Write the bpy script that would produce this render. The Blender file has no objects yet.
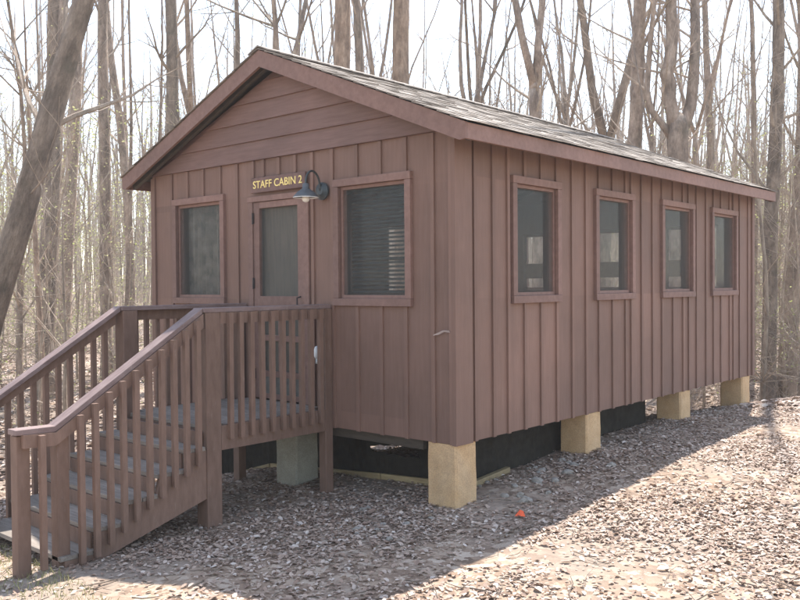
import bpy, math, random
import numpy as np
from mathutils import Vector, Matrix, noise
random.seed(7)
S = bpy.context.scene
COL = S.collection
R = math.radians

# ------------------------------------------------------------------ helpers
class MB:
    def __init__(self):
        self.v = []; self.f = []
    def box(self, x0, x1, y0, y1, z0, z1):
        n = len(self.v)
        self.v += [(x0,y0,z0),(x1,y0,z0),(x1,y1,z0),(x0,y1,z0),(x0,y0,z1),(x1,y0,z1),(x1,y1,z1),(x0,y1,z1)]
        self.f += [(n,n+3,n+2,n+1),(n+4,n+5,n+6,n+7),(n,n+1,n+5,n+4),(n+1,n+2,n+6,n+5),(n+2,n+3,n+7,n+6),(n+3,n,n+4,n+7)]
        return self
    def bar(self, a, b, w, h, up=(0,0,1)):
        """straight board from a to b, w wide (sideways), h tall"""
        a = Vector(a); b = Vector(b); d = (b-a).normalized()
        s = d.cross(Vector(up)).normalized(); u = s.cross(d)
        n = len(self.v)
        for p in (a, b):
            for i, j in ((-1,-1),(1,-1),(1,1),(-1,1)):
                self.v.append(tuple(p + s*(i*w/2) + u*(j*h/2)))
        self.f += [(n,n+1,n+2,n+3),(n+7,n+6,n+5,n+4)]
        for k in range(4):
            m = (k+1) % 4
            self.f.append((n+k, n+4+k, n+4+m, n+m))
        return self
    def prism(self, pts, off):
        """closed polygon pts (3D) extruded by vector off"""
        n = len(self.v); k = len(pts); off = Vector(off)
        self.v += [tuple(p) for p in pts] + [tuple(Vector(p)+off) for p in pts]
        self.f += [tuple(range(n, n+k)), tuple(range(n+2*k-1, n+k-1, -1))]
        for i in range(k):
            j = (i+1) % k
            self.f.append((n+j, n+i, n+k+i, n+k+j))
        return self
    def tube(self, pts, rad, sides=6, rough=0.0, rnd=random):
        n = len(self.v); prev = None
        for i, p in enumerate(pts):
            p = Vector(p)
            a = Vector(pts[max(i-1,0)]); b = Vector(pts[min(i+1,len(pts)-1)])
            d = (b-a)
            d = d.normalized() if d.length > 1e-9 else Vector((0,0,1))
            if prev is None:
                s = d.orthogonal().normalized()
            else:
                s = (prev - d*prev.dot(d)).normalized()
            prev = s; t = d.cross(s)
            for k in range(sides):
                an = 2*math.pi*k/sides
                r = rad[i]*(1+(rnd.uniform(-rough,rough) if rough else 0))
                self.v.append(tuple(p + (s*math.cos(an)+t*math.sin(an))*r))
        for i in range(len(pts)-1):
            for k in range(sides):
                m = (k+1) % sides
                self.f.append((n+i*sides+k, n+i*sides+m, n+(i+1)*sides+m, n+(i+1)*sides+k))
        self.f.append(tuple(range(n+sides-1, n-1, -1)))
        e = n+(len(pts)-1)*sides
        self.f.append(tuple(range(e, e+sides)))
        return self
    def lathe(self, prof, c, seg=24, cap=False):
        n = len(self.v)
        for r, z in prof:
            for k in range(seg):
                an = 2*math.pi*k/seg
                self.v.append((c[0]+r*math.cos(an), c[1]+r*math.sin(an), c[2]+z))
        for i in range(len(prof)-1):
            for k in range(seg):
                m = (k+1) % seg
                self.f.append((n+i*seg+k, n+i*seg+m, n+(i+1)*seg+m, n+(i+1)*seg+k))
        if cap:
            self.f.append(tuple(range(n+seg-1, n-1, -1)))
            self.f.append(tuple(range(n+(len(prof)-1)*seg, n+len(prof)*seg)))
        return self
    def mesh(self, name, mat, smooth=False):
        me = bpy.data.meshes.new(name)
        me.from_pydata(self.v, [], self.f)
        if mat: me.materials.append(mat)
        if smooth:
            me.polygons.foreach_set('use_smooth', [True]*len(me.polygons))
        me.update()
        return me
    def build(self, name, mat, parent=None, smooth=False, bevel=0.0, loc=None):
        return link(name, self.mesh(name, mat, smooth), parent, bevel, loc)

def link(name, me, parent=None, bevel=0.0, loc=None):
    o = bpy.data.objects.new(name, me); COL.objects.link(o)
    if parent: o.parent = parent
    if loc: o.location = loc
    if bevel:
        b = o.modifiers.new('bevel', 'BEVEL'); b.width = bevel; b.segments = 2; b.limit_method = 'ANGLE'
    return o
def empty(name, loc=(0,0,0)):
    o = bpy.data.objects.new(name, None); COL.objects.link(o); o.location = loc; o.empty_display_size = .2
    return o
def tag(o, label=None, cat=None, group=None, kind=None):
    if label: o['label'] = label
    if cat: o['category'] = cat
    if group: o['group'] = group
    if kind: o['kind'] = kind
    return o
def np_mesh(name, verts, faces, mat):
    """verts (N,3), faces (M,4) quads, fast"""
    me = bpy.data.meshes.new(name)
    me.vertices.add(len(verts)); me.vertices.foreach_set('co', np.asarray(verts, dtype=np.float32).ravel())
    fn = faces.shape[1]
    me.loops.add(faces.size); me.loops.foreach_set('vertex_index', faces.astype(np.int32).ravel())
    me.polygons.add(len(faces))
    me.polygons.foreach_set('loop_start', np.arange(0, faces.size, fn, dtype=np.int32))
    me.polygons.foreach_set('loop_total', np.full(len(faces), fn, dtype=np.int32))
    me.materials.append(mat)
    me.update(calc_edges=True); me.validate()
    return me

# ------------------------------------------------------------------ materials
def newmat(name):
    m = bpy.data.materials.new(name); m.use_nodes = True
    nt = m.node_tree
    return m, nt, nt.nodes['Principled BSDF']
def nd(nt, t, **kw):
    n = nt.nodes.new(t)
    for k, v in kw.items(): setattr(n, k, v)
    return n
def ramp(nt, fac, stops):
    r = nd(nt, 'ShaderNodeValToRGB')
    while len(r.color_ramp.elements) < len(stops): r.color_ramp.elements.new(.5)
    for e, (p, c) in zip(r.color_ramp.elements, stops):
        e.position = p; e.color = (*c, 1)
    nt.links.new(fac, r.inputs[0]); return r.outputs[0]
def noise_tex(nt, scale, detail=6, rough=.6, stretch=None, vec=None, coord='Object'):
    if vec is None:
        tc = nd(nt, 'ShaderNodeTexCoord'); vec = tc.outputs[coord]
    if stretch:
        mp = nd(nt, 'ShaderNodeMapping'); mp.inputs['Scale'].default_value = stretch
        nt.links.new(vec, mp.inputs[0]); vec = mp.outputs[0]
    n = nd(nt, 'ShaderNodeTexNoise'); n.inputs['Scale'].default_value = scale
    n.inputs['Detail'].default_value = detail; n.inputs['Roughness'].default_value = rough
    nt.links.new(vec, n.inputs['Vector'])
    return n.outputs['Fac']
def bump(nt, h, bs, strength=.3, dist=.01):
    b = nd(nt, 'ShaderNodeBump'); b.inputs['Strength'].default_value = strength; b.inputs['Distance'].default_value = dist
    nt.links.new(h, b.inputs['Height']); nt.links.new(b.outputs[0], bs.inputs['Normal'])
def mix(nt, a, b, fac, mode='MIX'):
    m = nd(nt, 'ShaderNodeMix', data_type='RGBA', blend_type=mode)
    for s, x in ((6, a), (7, b)):
        if isinstance(x, tuple): m.inputs[s].default_value = (*x, 1)
        else: nt.links.new(x, m.inputs[s])
    if isinstance(fac, float): m.inputs[0].default_value = fac
    else: nt.links.new(fac, m.inputs[0])
    return m.outputs[2]

def wood_paint(name, dark, light, stretch=(9,9,.7), rough=.75, island=.25, bstr=.25, wear=None):
    m, nt, bs = newmat(name)
    f = noise_tex(nt, 4, 8, .65, stretch)
    c = ramp(nt, f, [(.3, dark), (.72, light)])
    big = noise_tex(nt, 1.1, 4, .6)
    c = mix(nt, c, ramp(nt, big, [(.3, (.78,.78,.78)), (.7, (1.15,1.12,1.12))]), .8, 'MULTIPLY')
    g = nd(nt, 'ShaderNodeNewGeometry')
    c = mix(nt, c, ramp(nt, g.outputs['Random Per Island'], [(0, (1-island,)*3), (1, (1+island*.5,)*3)]), 1.0, 'MULTIPLY')
    if wear:
        wn = noise_tex(nt, 7, 8, .75, (6,6,1.2))
        c = mix(nt, c, wear, ramp(nt, wn, [(.60, (0,0,0)), (.74, (.55,.55,.55))]))
    nt.links.new(c, bs.inputs['Base Color']); bs.inputs['Roughness'].default_value = rough
    fine = noise_tex(nt, 30, 6, .7, (stretch[0]*.5, stretch[1]*.5, stretch[2]*.5))
    bump(nt, fine, bs, bstr, .004)
    return m

M = {}
M['siding'] = wood_paint('brown_siding_stain', (.180,.101,.072), (.213,.125,.093), bstr=.15, island=.13, wear=(.26,.172,.14))
M['gable'] = wood_paint('brown_gable_stain', (.152,.084,.065), (.215,.126,.102), stretch=(.7,9,9))
M['trim'] = wood_paint('brown_trim_stain', (.18,.10,.076), (.24,.142,.112), stretch=(5,5,5), wear=(.32,.22,.19))
M['rail'] = wood_paint('brown_rail_stain', (.155,.090,.062), (.225,.137,.099), stretch=(6,6,1.5), wear=(.30,.23,.20))
M['railcap'] = wood_paint('worn_rail_cap', (.16,.10,.088), (.30,.22,.20), stretch=(9,1.0,3), wear=(.42,.36,.33))
M['tread'] = wood_paint('weathered_grey_tread', (.18,.145,.115), (.33,.285,.24), stretch=(1.0,12,12), wear=(.16,.10,.085))
M['tan_wood'] = wood_paint('tan_timber', (.25,.18,.09), (.42,.33,.18), stretch=(1,6,6))
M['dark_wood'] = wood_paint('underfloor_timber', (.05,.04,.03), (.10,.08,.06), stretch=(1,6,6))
M['inner'] = wood_paint('bare_interior_wood', (.10,.08,.06), (.17,.14,.10))

def stone_mat(name, a, b, sc=6, stain=(.12,.10,.07)):
    m, nt, bs = newmat(name)
    f = noise_tex(nt, sc, 9, .7)
    c = ramp(nt, f, [(.3, a), (.7, b)])
    c = mix(nt, c, stain, ramp(nt, noise_tex(nt, 2.2, 6, .7), [(.52, (0,0,0)), (.75, (.5,.5,.5))]))
    sp = noise_tex(nt, 90, 3, .6)
    c = mix(nt, c, ramp(nt, sp, [(.35, (.7,.7,.7)), (.6, (1.05,1.05,1.05))]), .7, 'MULTIPLY')
    nt.links.new(c, bs.inputs['Base Color']); bs.inputs['Roughness'].default_value = .95
    bump(nt, noise_tex(nt, 45, 8, .75), bs, .6, .006)
    return m
M['pier'] = stone_mat('tan_concrete', (.50,.315,.155), (.63,.43,.245), stain=(.33,.25,.16))
M['pier_grey'] = stone_mat('grey_concrete', (.30,.28,.22), (.42,.39,.31), stain=(.2,.18,.12))
M['rock'] = stone_mat('pale_rock', (.22,.195,.165), (.42,.375,.32), 9)

def bark(name, a, b, c2=(.10,.105,.07)):
    m, nt, bs = newmat(name)
    f = noise_tex(nt, 9, 10, .78, (1,1,.30))
    c = ramp(nt, f, [(.36, a), (.64, b)])
    c = mix(nt, c, ramp(nt, noise_tex(nt, 5, 8, .7, (1,1,.55)), [(.4, (.62,.60,.58)), (.62, (1.25,1.22,1.18))]), .85, 'MULTIPLY')
    oi = nd(nt, 'ShaderNodeObjectInfo')
    c = mix(nt, c, ramp(nt, oi.outputs['Random'], [(0, (.75,.74,.72)), (1, (1.25,1.2,1.2))]), 1.0, 'MULTIPLY')
    c = mix(nt, c, c2, ramp(nt, noise_tex(nt, 1.6, 6, .7), [(.55, (0,0,0)), (.72, (.6,.6,.6))]))
    nt.links.new(c, bs.inputs['Base Color']); bs.inputs['Roughness'].default_value = .9
    bump(nt, noise_tex(nt, 18, 8, .8, (1,1,.25)), bs, 1.0, .05)
    return m
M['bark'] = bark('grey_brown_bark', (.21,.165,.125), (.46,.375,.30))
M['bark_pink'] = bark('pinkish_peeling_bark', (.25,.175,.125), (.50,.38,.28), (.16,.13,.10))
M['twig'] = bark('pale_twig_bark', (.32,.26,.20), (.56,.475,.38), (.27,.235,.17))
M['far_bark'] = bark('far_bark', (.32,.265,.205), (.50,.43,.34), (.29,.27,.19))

def leafmat(name, stops, transl=.25, rough=.7):
    m, nt, bs = newmat(name)
    g = nd(nt, 'ShaderNodeNewGeometry')
    c = ramp(nt, g.outputs['Random Per Island'], stops)
    nt.links.new(c, bs.inputs['Base Color']); bs.inputs['Roughness'].default_value = rough
    tr = nd(nt, 'ShaderNodeBsdfTranslucent'); nt.links.new(c, tr.inputs['Color'])
    mx = nd(nt, 'ShaderNodeMixShader'); mx.inputs[0].default_value = transl
    out = nt.nodes['Material Output']
    nt.links.new(bs.outputs[0], mx.inputs[1]); nt.links.new(tr.outputs[0], mx.inputs[2]); nt.links.new(mx.outputs[0], out.inputs[0])
    return m
M['litter'] = leafmat('dry_beech_and_oak_leaves', [(0,(.22,.14,.10)),(.25,(.33,.225,.165)),(.6,(.44,.325,.25)),(.88,(.53,.42,.34)),(1,(.64,.55,.47))], .12)
M['young'] = leafmat('young_spring_leaves', [(0,(.30,.34,.11)),(.5,(.42,.43,.19)),(1,(.50,.47,.27))], .45)
M['grass'] = leafmat('grass_blades', [(0,(.16,.17,.06)),(.6,(.30,.30,.12)),(1,(.44,.38,.20))], .3)

def ground_mat():
    m, nt, bs = newmat('leaf_strewn_soil')
    tc = nd(nt, 'ShaderNodeTexCoord')
    vor = nd(nt, 'ShaderNodeTexVoronoi'); vor.inputs['Scale'].default_value = 16
    wn = nd(nt, 'ShaderNodeTexNoise'); wn.inputs['Scale'].default_value = 30; wn.inputs['Detail'].default_value = 3
    nt.links.new(tc.outputs['Object'], wn.inputs['Vector'])
    ad = nd(nt, 'ShaderNodeMix', data_type='VECTOR'); ad.inputs[0].default_value = .08
    nt.links.new(tc.outputs['Object'], ad.inputs[4]); nt.links.new(wn.outputs['Color'], ad.inputs[5])
    nt.links.new(ad.outputs[1], vor.inputs['Vector'])
    sep = nd(nt, 'ShaderNodeSeparateColor'); nt.links.new(vor.outputs['Color'], sep.inputs[0])
    leaf = ramp(nt, sep.outputs[0], [(0,(.14,.09,.06)),(.35,(.25,.17,.115)),(.7,(.36,.265,.19)),(1,(.46,.365,.28))])
    soil = ramp(nt, noise_tex(nt, 9, 10, .75), [(.3,(.19,.14,.105)),(.7,(.34,.27,.21))])
    patch = noise_tex(nt, .9, 6, .65)
    c = mix(nt, leaf, soil, ramp(nt, patch, [(.42,(0,0,0)),(.6,(1,1,1))]))
    nt.links.new(c, bs.inputs['Base Color']); bs.inputs['Roughness'].default_value = 1
    bump(nt, vor.outputs['Distance'], bs, .3, .015)
    return m
M['ground'] = ground_mat()

def shingle_mat():
    m, nt, bs = newmat('weathered_shingle')
    g = nd(nt, 'ShaderNodeNewGeometry')
    c = ramp(nt, g.outputs['Random Per Island'], [(0,(.14,.112,.088)),(.5,(.22,.18,.145)),(1,(.30,.25,.205))])
    c = mix(nt, c, (.33,.28,.235), ramp(nt, noise_tex(nt, 3.0, 7, .7, (1,1,1)), [(.48,(0,0,0)),(.72,(.6,.6,.6))]))
    c = mix(nt, c, ramp(nt, noise_tex(nt, 140, 3, .7), [(.3,(.6,.6,.6)),(.65,(1.2,1.2,1.2))]), .8, 'MULTIPLY')
    nt.links.new(c, bs.inputs['Base Color']); bs.inputs['Roughness'].default_value = .85
    bump(nt, noise_tex(nt, 120, 4, .7), bs, .5, .003)
    return m
M['shingle'] = shingle_mat()

def simple(name, col, rough=.5, metal=0, nz=12, amt=.3):
    m, nt, bs = newmat(name)
    c = ramp(nt, noise_tex(nt, nz, 6, .6), [(.3, tuple(x*(1-amt) for x in col)), (.7, tuple(min(1,x*(1+amt)) for x in col))])
    nt.links.new(c, bs.inputs['Base Color']); bs.inputs['Roughness'].default_value = rough; bs.inputs['Metallic'].default_value = metal
    return m
M['sign'] = simple('brown_signboard', (.155,.085,.068), .7)
M['yellow'] = simple('yellow_letter_paint', (.88,.68,.24), .6, amt=.12)
M['lamp'] = simple('blue_grey_enamel', (.085,.092,.097), .5)
M['lamp_dark'] = simple('dark_green_metal', (.035,.042,.042), .45)
M['white'] = simple('white_enamel', (.8,.8,.78), .4, amt=.05)
M['bulb'] = simple('frosted_bulb', (.8,.76,.68), .25, amt=.03)
M['sheet'] = simple('black_sheeting', (.030,.027,.022), .95)
M['sheet'].node_tree.nodes['Principled BSDF'].inputs['Specular IOR Level'].default_value = .1
M['metal'] = simple('dull_dark_metal', (.05,.04,.04), .5, .6)
M['orange'] = simple('orange_plastic', (.85,.12,.04), .6, amt=.1)
M['curtain'] = simple('mottled_curtain', (.15,.125,.10), .9, nz=9, amt=.5)
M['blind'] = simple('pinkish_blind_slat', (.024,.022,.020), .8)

def screen_mat():
    m, nt, bs = newmat('grey_insect_screen')
    bs.inputs['Base Color'].default_value = (.13,.135,.125,1); bs.inputs['Roughness'].default_value = .55
    tr = nd(nt, 'ShaderNodeBsdfTransparent'); mx = nd(nt, 'ShaderNodeMixShader')
    mx.inputs[0].default_value = .13
    nt.links.new(tr.outputs[0], mx.inputs[1]); nt.links.new(bs.outputs[0], mx.inputs[2]); nt.links.new(mx.outputs[0], nt.nodes['Material Output'].inputs[0])
    return m
M['screen'] = screen_mat()
def glass_mat():
    m, nt, bs = newmat('window_glass')
    tr = nd(nt, 'ShaderNodeBsdfTransparent'); tr.inputs[0].default_value = (.96,.97,.965,1)
    gl = nd(nt, 'ShaderNodeBsdfGlossy'); gl.inputs['Roughness'].default_value = .03
    lw = nd(nt, 'ShaderNodeLayerWeight'); lw.inputs[0].default_value = .5
    pw = nd(nt, 'ShaderNodeMath', operation='POWER'); nt.links.new(lw.outputs['Facing'], pw.inputs[0]); pw.inputs[1].default_value = 5
    fr = nd(nt, 'ShaderNodeMath', operation='MULTIPLY_ADD'); nt.links.new(pw.outputs[0], fr.inputs[0]); fr.inputs[1].default_value = .5; fr.inputs[2].default_value = .02
    mx = nd(nt, 'ShaderNodeMixShader')
    nt.links.new(fr.outputs[0], mx.inputs[0]); nt.links.new(tr.outputs[0], mx.inputs[1]); nt.links.new(gl.outputs[0], mx.inputs[2])
    nt.links.new(mx.outputs[0], nt.nodes['Material Output'].inputs[0])
    return m
M['glass'] = glass_mat()

# ------------------------------------------------------------------ camera
CAM = Vector((4.1324, -5.3403, 1.2714))
rt = Vector((.74998, .66141, -.008214)); up = Vector((-.005437, .018582, .999813)); fw = Vector((-.661439, .749794, -.017532))
cd = bpy.data.cameras.new('camera'); cam = bpy.data.objects.new('camera', cd); COL.objects.link(cam)
m3 = Matrix((rt, up, -fw)).transposed()
cam.matrix_world = Matrix.Translation(CAM) @ m3.to_4x4()
cd.sensor_width = 36; cd.lens = 854.34/800*36; cd.clip_end = 2000; cd.clip_start = .05
S.camera = cam

# ------------------------------------------------------------------ terrain
def sst(a, b, x):
    t = min(1, max(0, (x-a)/(b-a))); return t*t*(3-2*t)
def gz(x, y):
    z = -.51
    z += .055*min(max(y,0),2.3) + (.006*min(max(y-2.3,0),12)) + .02*max(min(y,0),-6)
    z += .05*max(min(x,0),-3.2)
    z -= .9*sst(2.7, 6.2, -x+.5*y)*sst(-3.5,-1.0,y)*(1-.62*sst(8, 14, -x+.5*y)) * (1-sst(0,1,(x+1.2)/3))*(1-.55*sst(9,20,y+x*.3))
    d = math.hypot(x, y)
    z += .05*(noise.noise(Vector((x*.35, y*.35, 0))))*sst(1,5,d) + .6*noise.noise(Vector((x*.03, y*.03, 3)))*sst(14,60,d)
    z += .018*noise.noise(Vector((x*1.7, y*1.7, 5)))
    z += 1.6*sst(40, 120, d)
    return z
rr = [0]; step = .16
while rr[-1] < 300:
    rr.append(rr[-1]+step); step *= 1.0 if rr[-1] < 9 else 1.07
na = 200
gv = [(0,0,gz(0,0))]; gf = []
for r_ in rr[1:]:
    for k in range(na):
        a = 2*math.pi*k/na; x = r_*math.cos(a); y = r_*math.sin(a); gv.append((x, y, gz(x, y)))
for k in range(na): gf.append((0, 1+k, 1+(k+1)%na))
for i in range(len(rr)-2):
    for k in range(na):
        m_ = (k+1) % na; b = 1+i*na
        gf.append((b+k, b+na+k, b+na+m_, b+m_))
g = MB(); g.v = gv; g.f = gf
tag(g.build('ground', M['ground'], smooth=True), kind='structure')

# ------------------------------------------------------------------ cabin
W, L = 4.224, 6.668
T = .10
cabin = tag(empty('cabin', (0,0,0)), 'long brown board and batten cabin with gabled shingle roof on concrete piers', 'cabin')
ZW0, ZW1, SZ0, SZ1 = 1.093, 2.207, 1.105, 2.204
FW = [(-3.827,-2.922), (-1.340,-.430)]
SW = [(.777,1.576), (2.227,3.072), (3.737,4.643), (5.172,6.047)]
DOOR = (-2.53, -1.66, .175, 2.14)
TR = .066                      # trim width
def wall_mesh(u0, u1, z0, z1, openings, plane):
    """grid panel with openings; plane(u,z,t) maps to 3D, t = 0 outside .. 1 inside"""
    us = sorted({u0, u1, *[v for o in openings for v in o[:2]]}); zs = sorted({z0, z1, *[v for o in openings for v in o[2:]]})
    def solid(i, j):
        if i < 0 or j < 0 or i >= len(us)-1 or j >= len(zs)-1: return False
        cu = (us[i]+us[i+1])/2; cz = (zs[j]+zs[j+1])/2
        return not any(o[0] < cu < o[1] and o[2] < cz < o[3] for o in openings)
    b = MB()
    def q(*p):
        n = len(b.v); b.v += [tuple(x) for x in p]; b.f.append((n,n+1,n+2,n+3))
    for i in range(len(us)-1):
        for j in range(len(zs)-1):
            if not solid(i, j): continue
            a, c, e, f = us[i], us[i+1], zs[j], zs[j+1]
            for t in (0, 1): q(plane(a,e,t), plane(c,e,t), plane(c,f,t), plane(a,f,t))
            if not solid(i-1,j): q(plane(a,e,0), plane(a,f,0), plane(a,f,1), plane(a,e,1))
            if not solid(i+1,j): q(plane(c,e,0), plane(c,f,0), plane(c,f,1), plane(c,e,1))
            if not solid(i,j-1): q(plane(a,e,0), plane(c,e,0), plane(c,e,1), plane(a,e,1))
            if not solid(i,j+1): q(plane(a,f,0), plane(c,f,0), plane(c,f,1), plane(a,f,1))
    return b
BW, BT = .038, .018
def battens(b, us, top, openings, place, z0=-.004):
    """battens at us, split round the trim of every opening"""
    for u in us:
        segs = [(z0, top)]
        for (a, c, e, f) in openings:
            if a-.02 < u < c+.02:
                segs = [s for s0 in segs for s in ((s0[0], min(s0[1], e)), (max(s0[0], f), s0[1])) if s[1]-s[0] > .03]
        for (p, q_) in segs: place(b, u+random.uniform(-.003,.003), p+.001, q_-.001)
ins = .052   # opening is inset behind the trim
fo = [(a+ins, c-ins, ZW0+ins, ZW1-ins) for a, c in FW] + [(DOOR[0]+ins, DOOR[1]-ins, DOOR[2]-.02, DOOR[3]-ins)]
wf = wall_mesh(-W+.001, -.001, 0, 2.56, fo, lambda u,z,t: (u, t*T, z))
fus = [-4.195, -3.86,-3.565,-3.29,-3.0,-2.72,-2.472,-2.32,-2.087,-1.86,-1.625,-1.365,-1.062,-.784,-.503,-.217, -.03]
fto = [(a,c,ZW0,ZW1) for a,c in FW] + [(DOOR[0],DOOR[1],-.5,DOOR[3]+.20)]
battens(wf, [u for u in fus if not (-2.5 < u < -1.64)], 2.49, fto, lambda b,u,p,q_: b.box(u-BW/2, u+BW/2, -BT, .004, p, q_))
battens(wf, [-2.472,-2.32,-2.087,-1.86], 2.49, [(-3,-1,-.5,2.325)], lambda b,u,p,q_: b.box(u-BW/2, u+BW/2, -BT, .004, p, q_))
front = wf.build('front_wall', M['siding'], cabin)
sus = [.235,.493,.713,.967,1.235,1.5,1.78,2.045,2.304,2.585,2.87,3.0,3.241,3.509,3.751,4.042,4.319,4.48,4.712,5.003,5.242,5.489,5.779,5.91,6.136,6.453]
so = [(a+ins, c-ins, SZ0+ins, SZ1-ins) for a, c in SW]
sto = [(a,c,SZ0,SZ1) for a,c in SW]
for nm, X, sg in (('side_wall', 0, 1), ('side_wall', -W, -1)):
    ws = wall_mesh(0.001, L-.001, 0.0, 2.56, so, lambda u,z,t,X=X,sg=sg: (X - sg*t*T + (0 if t else 0), u, z))
    # corner boards
    if sg > 0:
        battens(ws, [s+.022 for s in sus], 2.50, sto, lambda b,u,p,q_: b.box(-.004, BT, u-BW/2, u+BW/2, p, q_))
        ws.box(-.02, BT+.004, -BT-.004, .20, -.006, 2.47)
        ws.box(-.02, BT+.004, L-.06, L+.02, -.006, 2.47)
    else:
        battens(ws, [s+.022 for s in sus], 2.50, sto, lambda b,u,p,q_: b.box(X-BT, X+.004, u-BW/2, u+BW/2, p, q_))
        ws.box(X-BT-.004, X+.05, -BT-.004, .04, -.006, 2.47)
    ws.build(nm, M['siding'], cabin)
bo = [(a, c, 1.17, 2.08) for a, c in ((-3.66,-3.27), (-2.34,-1.93), (-1.22,-.95), (-.66,-.44))]  # unseen back openings, shaped narrow to size the light patches behind the side panes
wb = wall_mesh(-W+.001, -.001, 0, 2.56, bo, lambda u,z,t: (u, L-t*T, z))
battens(wb, [-4.195+.28*k for k in range(16)], 2.5, [(a-ins,c+ins,e-ins,f+ins) for a,c,e,f in bo], lambda b,u,p,q_: b.box(u-BW/2, u+BW/2, L-.004, L+BT, p, q_))
wb.build('back_wall', M['siding'], cabin)

# roof geometry
RX, RZ, EZ, EX = -W/2, 3.473, 2.496, .278
sl = (RZ-EZ)/(EX-RX)
YF, YB = -.218, L+.097
def roofz(x): return RZ - sl*abs(x-RX)
# gables: lapped boards
for yo, sgn in ((0, -1), (L, 1)):
    gb = MB()
    zs = [2.495, 2.683, 2.872, 3.058, 3.24, 3.42]
    def half(z): return min((RZ-.16-z)/sl, W/2+.0)
    for k in range(len(zs)-1):
        z0_, z1_ = zs[k], min(zs[k+1]+.02, RZ-.17)
        h0, h1 = half(z0_), half(z1_)
        if k == 0: h0 = W/2+.0
        if h1 < .02: h1 = .02
        y0_ = yo+sgn*.036; y1_ = yo+sgn*.012
        n = len(gb.v)
        gb.v += [(RX-h0,y0_,z0_),(RX+h0,y0_,z0_),(RX+h1,y1_,z1_),(RX-h1,y1_,z1_),
                 (RX-h0,yo-sgn*.004,z0_),(RX+h0,yo-sgn*.004,z0_),(RX+h1,yo-sgn*.004,z1_),(RX-h1,yo-sgn*.004,z1_)]
        gb.f += [(n,n+1,n+2,n+3),(n+5,n+4,n+7,n+6),(n+4,n+5,n+1,n),(n+1,n+5,n+6,n+2),(n+3,n+2,n+6,n+7),(n+4,n,n+3,n+7)]
    gb.prism([(RX-W/2+.01, yo-sgn*.01, 2.565),(RX+W/2-.01, yo-sgn*.01, 2.565),(RX+.05, yo-sgn*.01, RZ-.15),(RX-.05, yo-sgn*.01, RZ-.15)], (0,-sgn*.06,0))
    gb.build('gable', M['gable'], cabin)

roof = MB()
TH = .03
for s in (-1, 1):
    e = RX + s*(EX-RX)
    pts = [(RX, YF+.03, RZ-.012), (e-s*.03, YF+.03, EZ+.012*0-.012+.03*sl), (e-s*.03, YF+.03, EZ-.03+.03*sl-.012), (RX, YF+.03, RZ-.045)]
    roof.prism(pts, (0, YB-YF-.06, 0))
roof_o = roof.build('roof', M['dark_wood'], cabin)
# rafters tails under the deck
rf = MB()
for yy in [YF+.12+.61*k for k in range(12)]:
    if yy > YB-.1: continue
    for s in (-1, 1):
        e = RX + s*(EX-RX-.045)
        rf.bar((RX+s*.03, yy, RZ-.105), (e, yy, roofz(e)-.105), .04, .09)
rf.build('rafters', M['dark_wood'], roof_o)
# fascia and rake boards
fa = MB()
for s in (-1, 1):
    e = RX+s*(EX-RX)
    for y0_, dy in ((YF, .03), (YB-.03, .03)):
        fa.prism([(RX, y0_, RZ-.008), (e, y0_, EZ-.008), (e, y0_, EZ-.131), (e-s*.06, y0_, EZ-.138+.0), (RX, y0_, RZ-.162)], (0, dy, 0))
    fa.box(min(e, e-s*.03), max(e, e-s*.03), YF+.0305, YB-.0305, EZ-.131, EZ-.010)
fa.build('fascia', M['trim'], roof_o)
# left soffit board
# shingles: courses of individual tabs on both slopes
sh = MB()
rnd = random.Random(3)
ux = Vector((1,0,-sl)).normalized()
slen = (EX-RX)/ux.x + .025
for s in (-1, 1):
    d = Vector((s*ux.x, 0, ux.z)); nrm = Vector((s*-ux.z, 0, ux.x))
    ncourse = 19; cl = slen/ncourse
    for c in range(ncourse):
        t1 = slen - c*cl; t0 = max(t1 - cl*1.25, 0.0)
        y = YF-.018 + (0 if c % 2 else -.0)
        first = True
        while y < YB+.015:
            wd = rnd.uniform(.13, .33) if not first else rnd.uniform(.08,.3); first = False
            y2 = min(y+wd, YB+.018)
            lift = rnd.uniform(.0, .004); tt = t1 + rnd.uniform(-.012, .012)
            th = rnd.uniform(.004, .008)
            P = Vector((RX, 0, RZ-.006))
            A = P + d*t0 + nrm*.003; B = P + d*tt + nrm*(.010+lift); Cc = P + d*tt + nrm*(.010+lift+th); D = P + d*t0 + nrm*(.012)
            n = len(sh.v)
            lo = rnd.uniform(-.003,.003)
            for yy, dl in ((y+.001, 0), (y2-.001, lo)):
                for q_ in (A, B, Cc, D): sh.v.append((q_.x, yy, q_.z+dl))
            sh.f += [(n,n+1,n+2,n+3),(n+7,n+6,n+5,n+4),(n+1,n+5,n+6,n+2),(n+3,n+2,n+6,n+7),(n,n+4,n+5,n+1),(n,n+3,n+7,n+4)]
            y = y2
# ridge caps
y = YF-.018
while y < YB:
    y2 = min(y+.16, YB+.018)
    for s in (-1, 1):
        sh.prism([(RX, y, RZ+.020), (RX+s*.14, y, RZ+.020-.14*sl), (RX+s*.14, y, RZ+.032-.14*sl), (RX, y, RZ+.034)], (0, y2-y-.003, .004))
    y = y2
sh.build('shingles', M['shingle'], roof_o)

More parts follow.
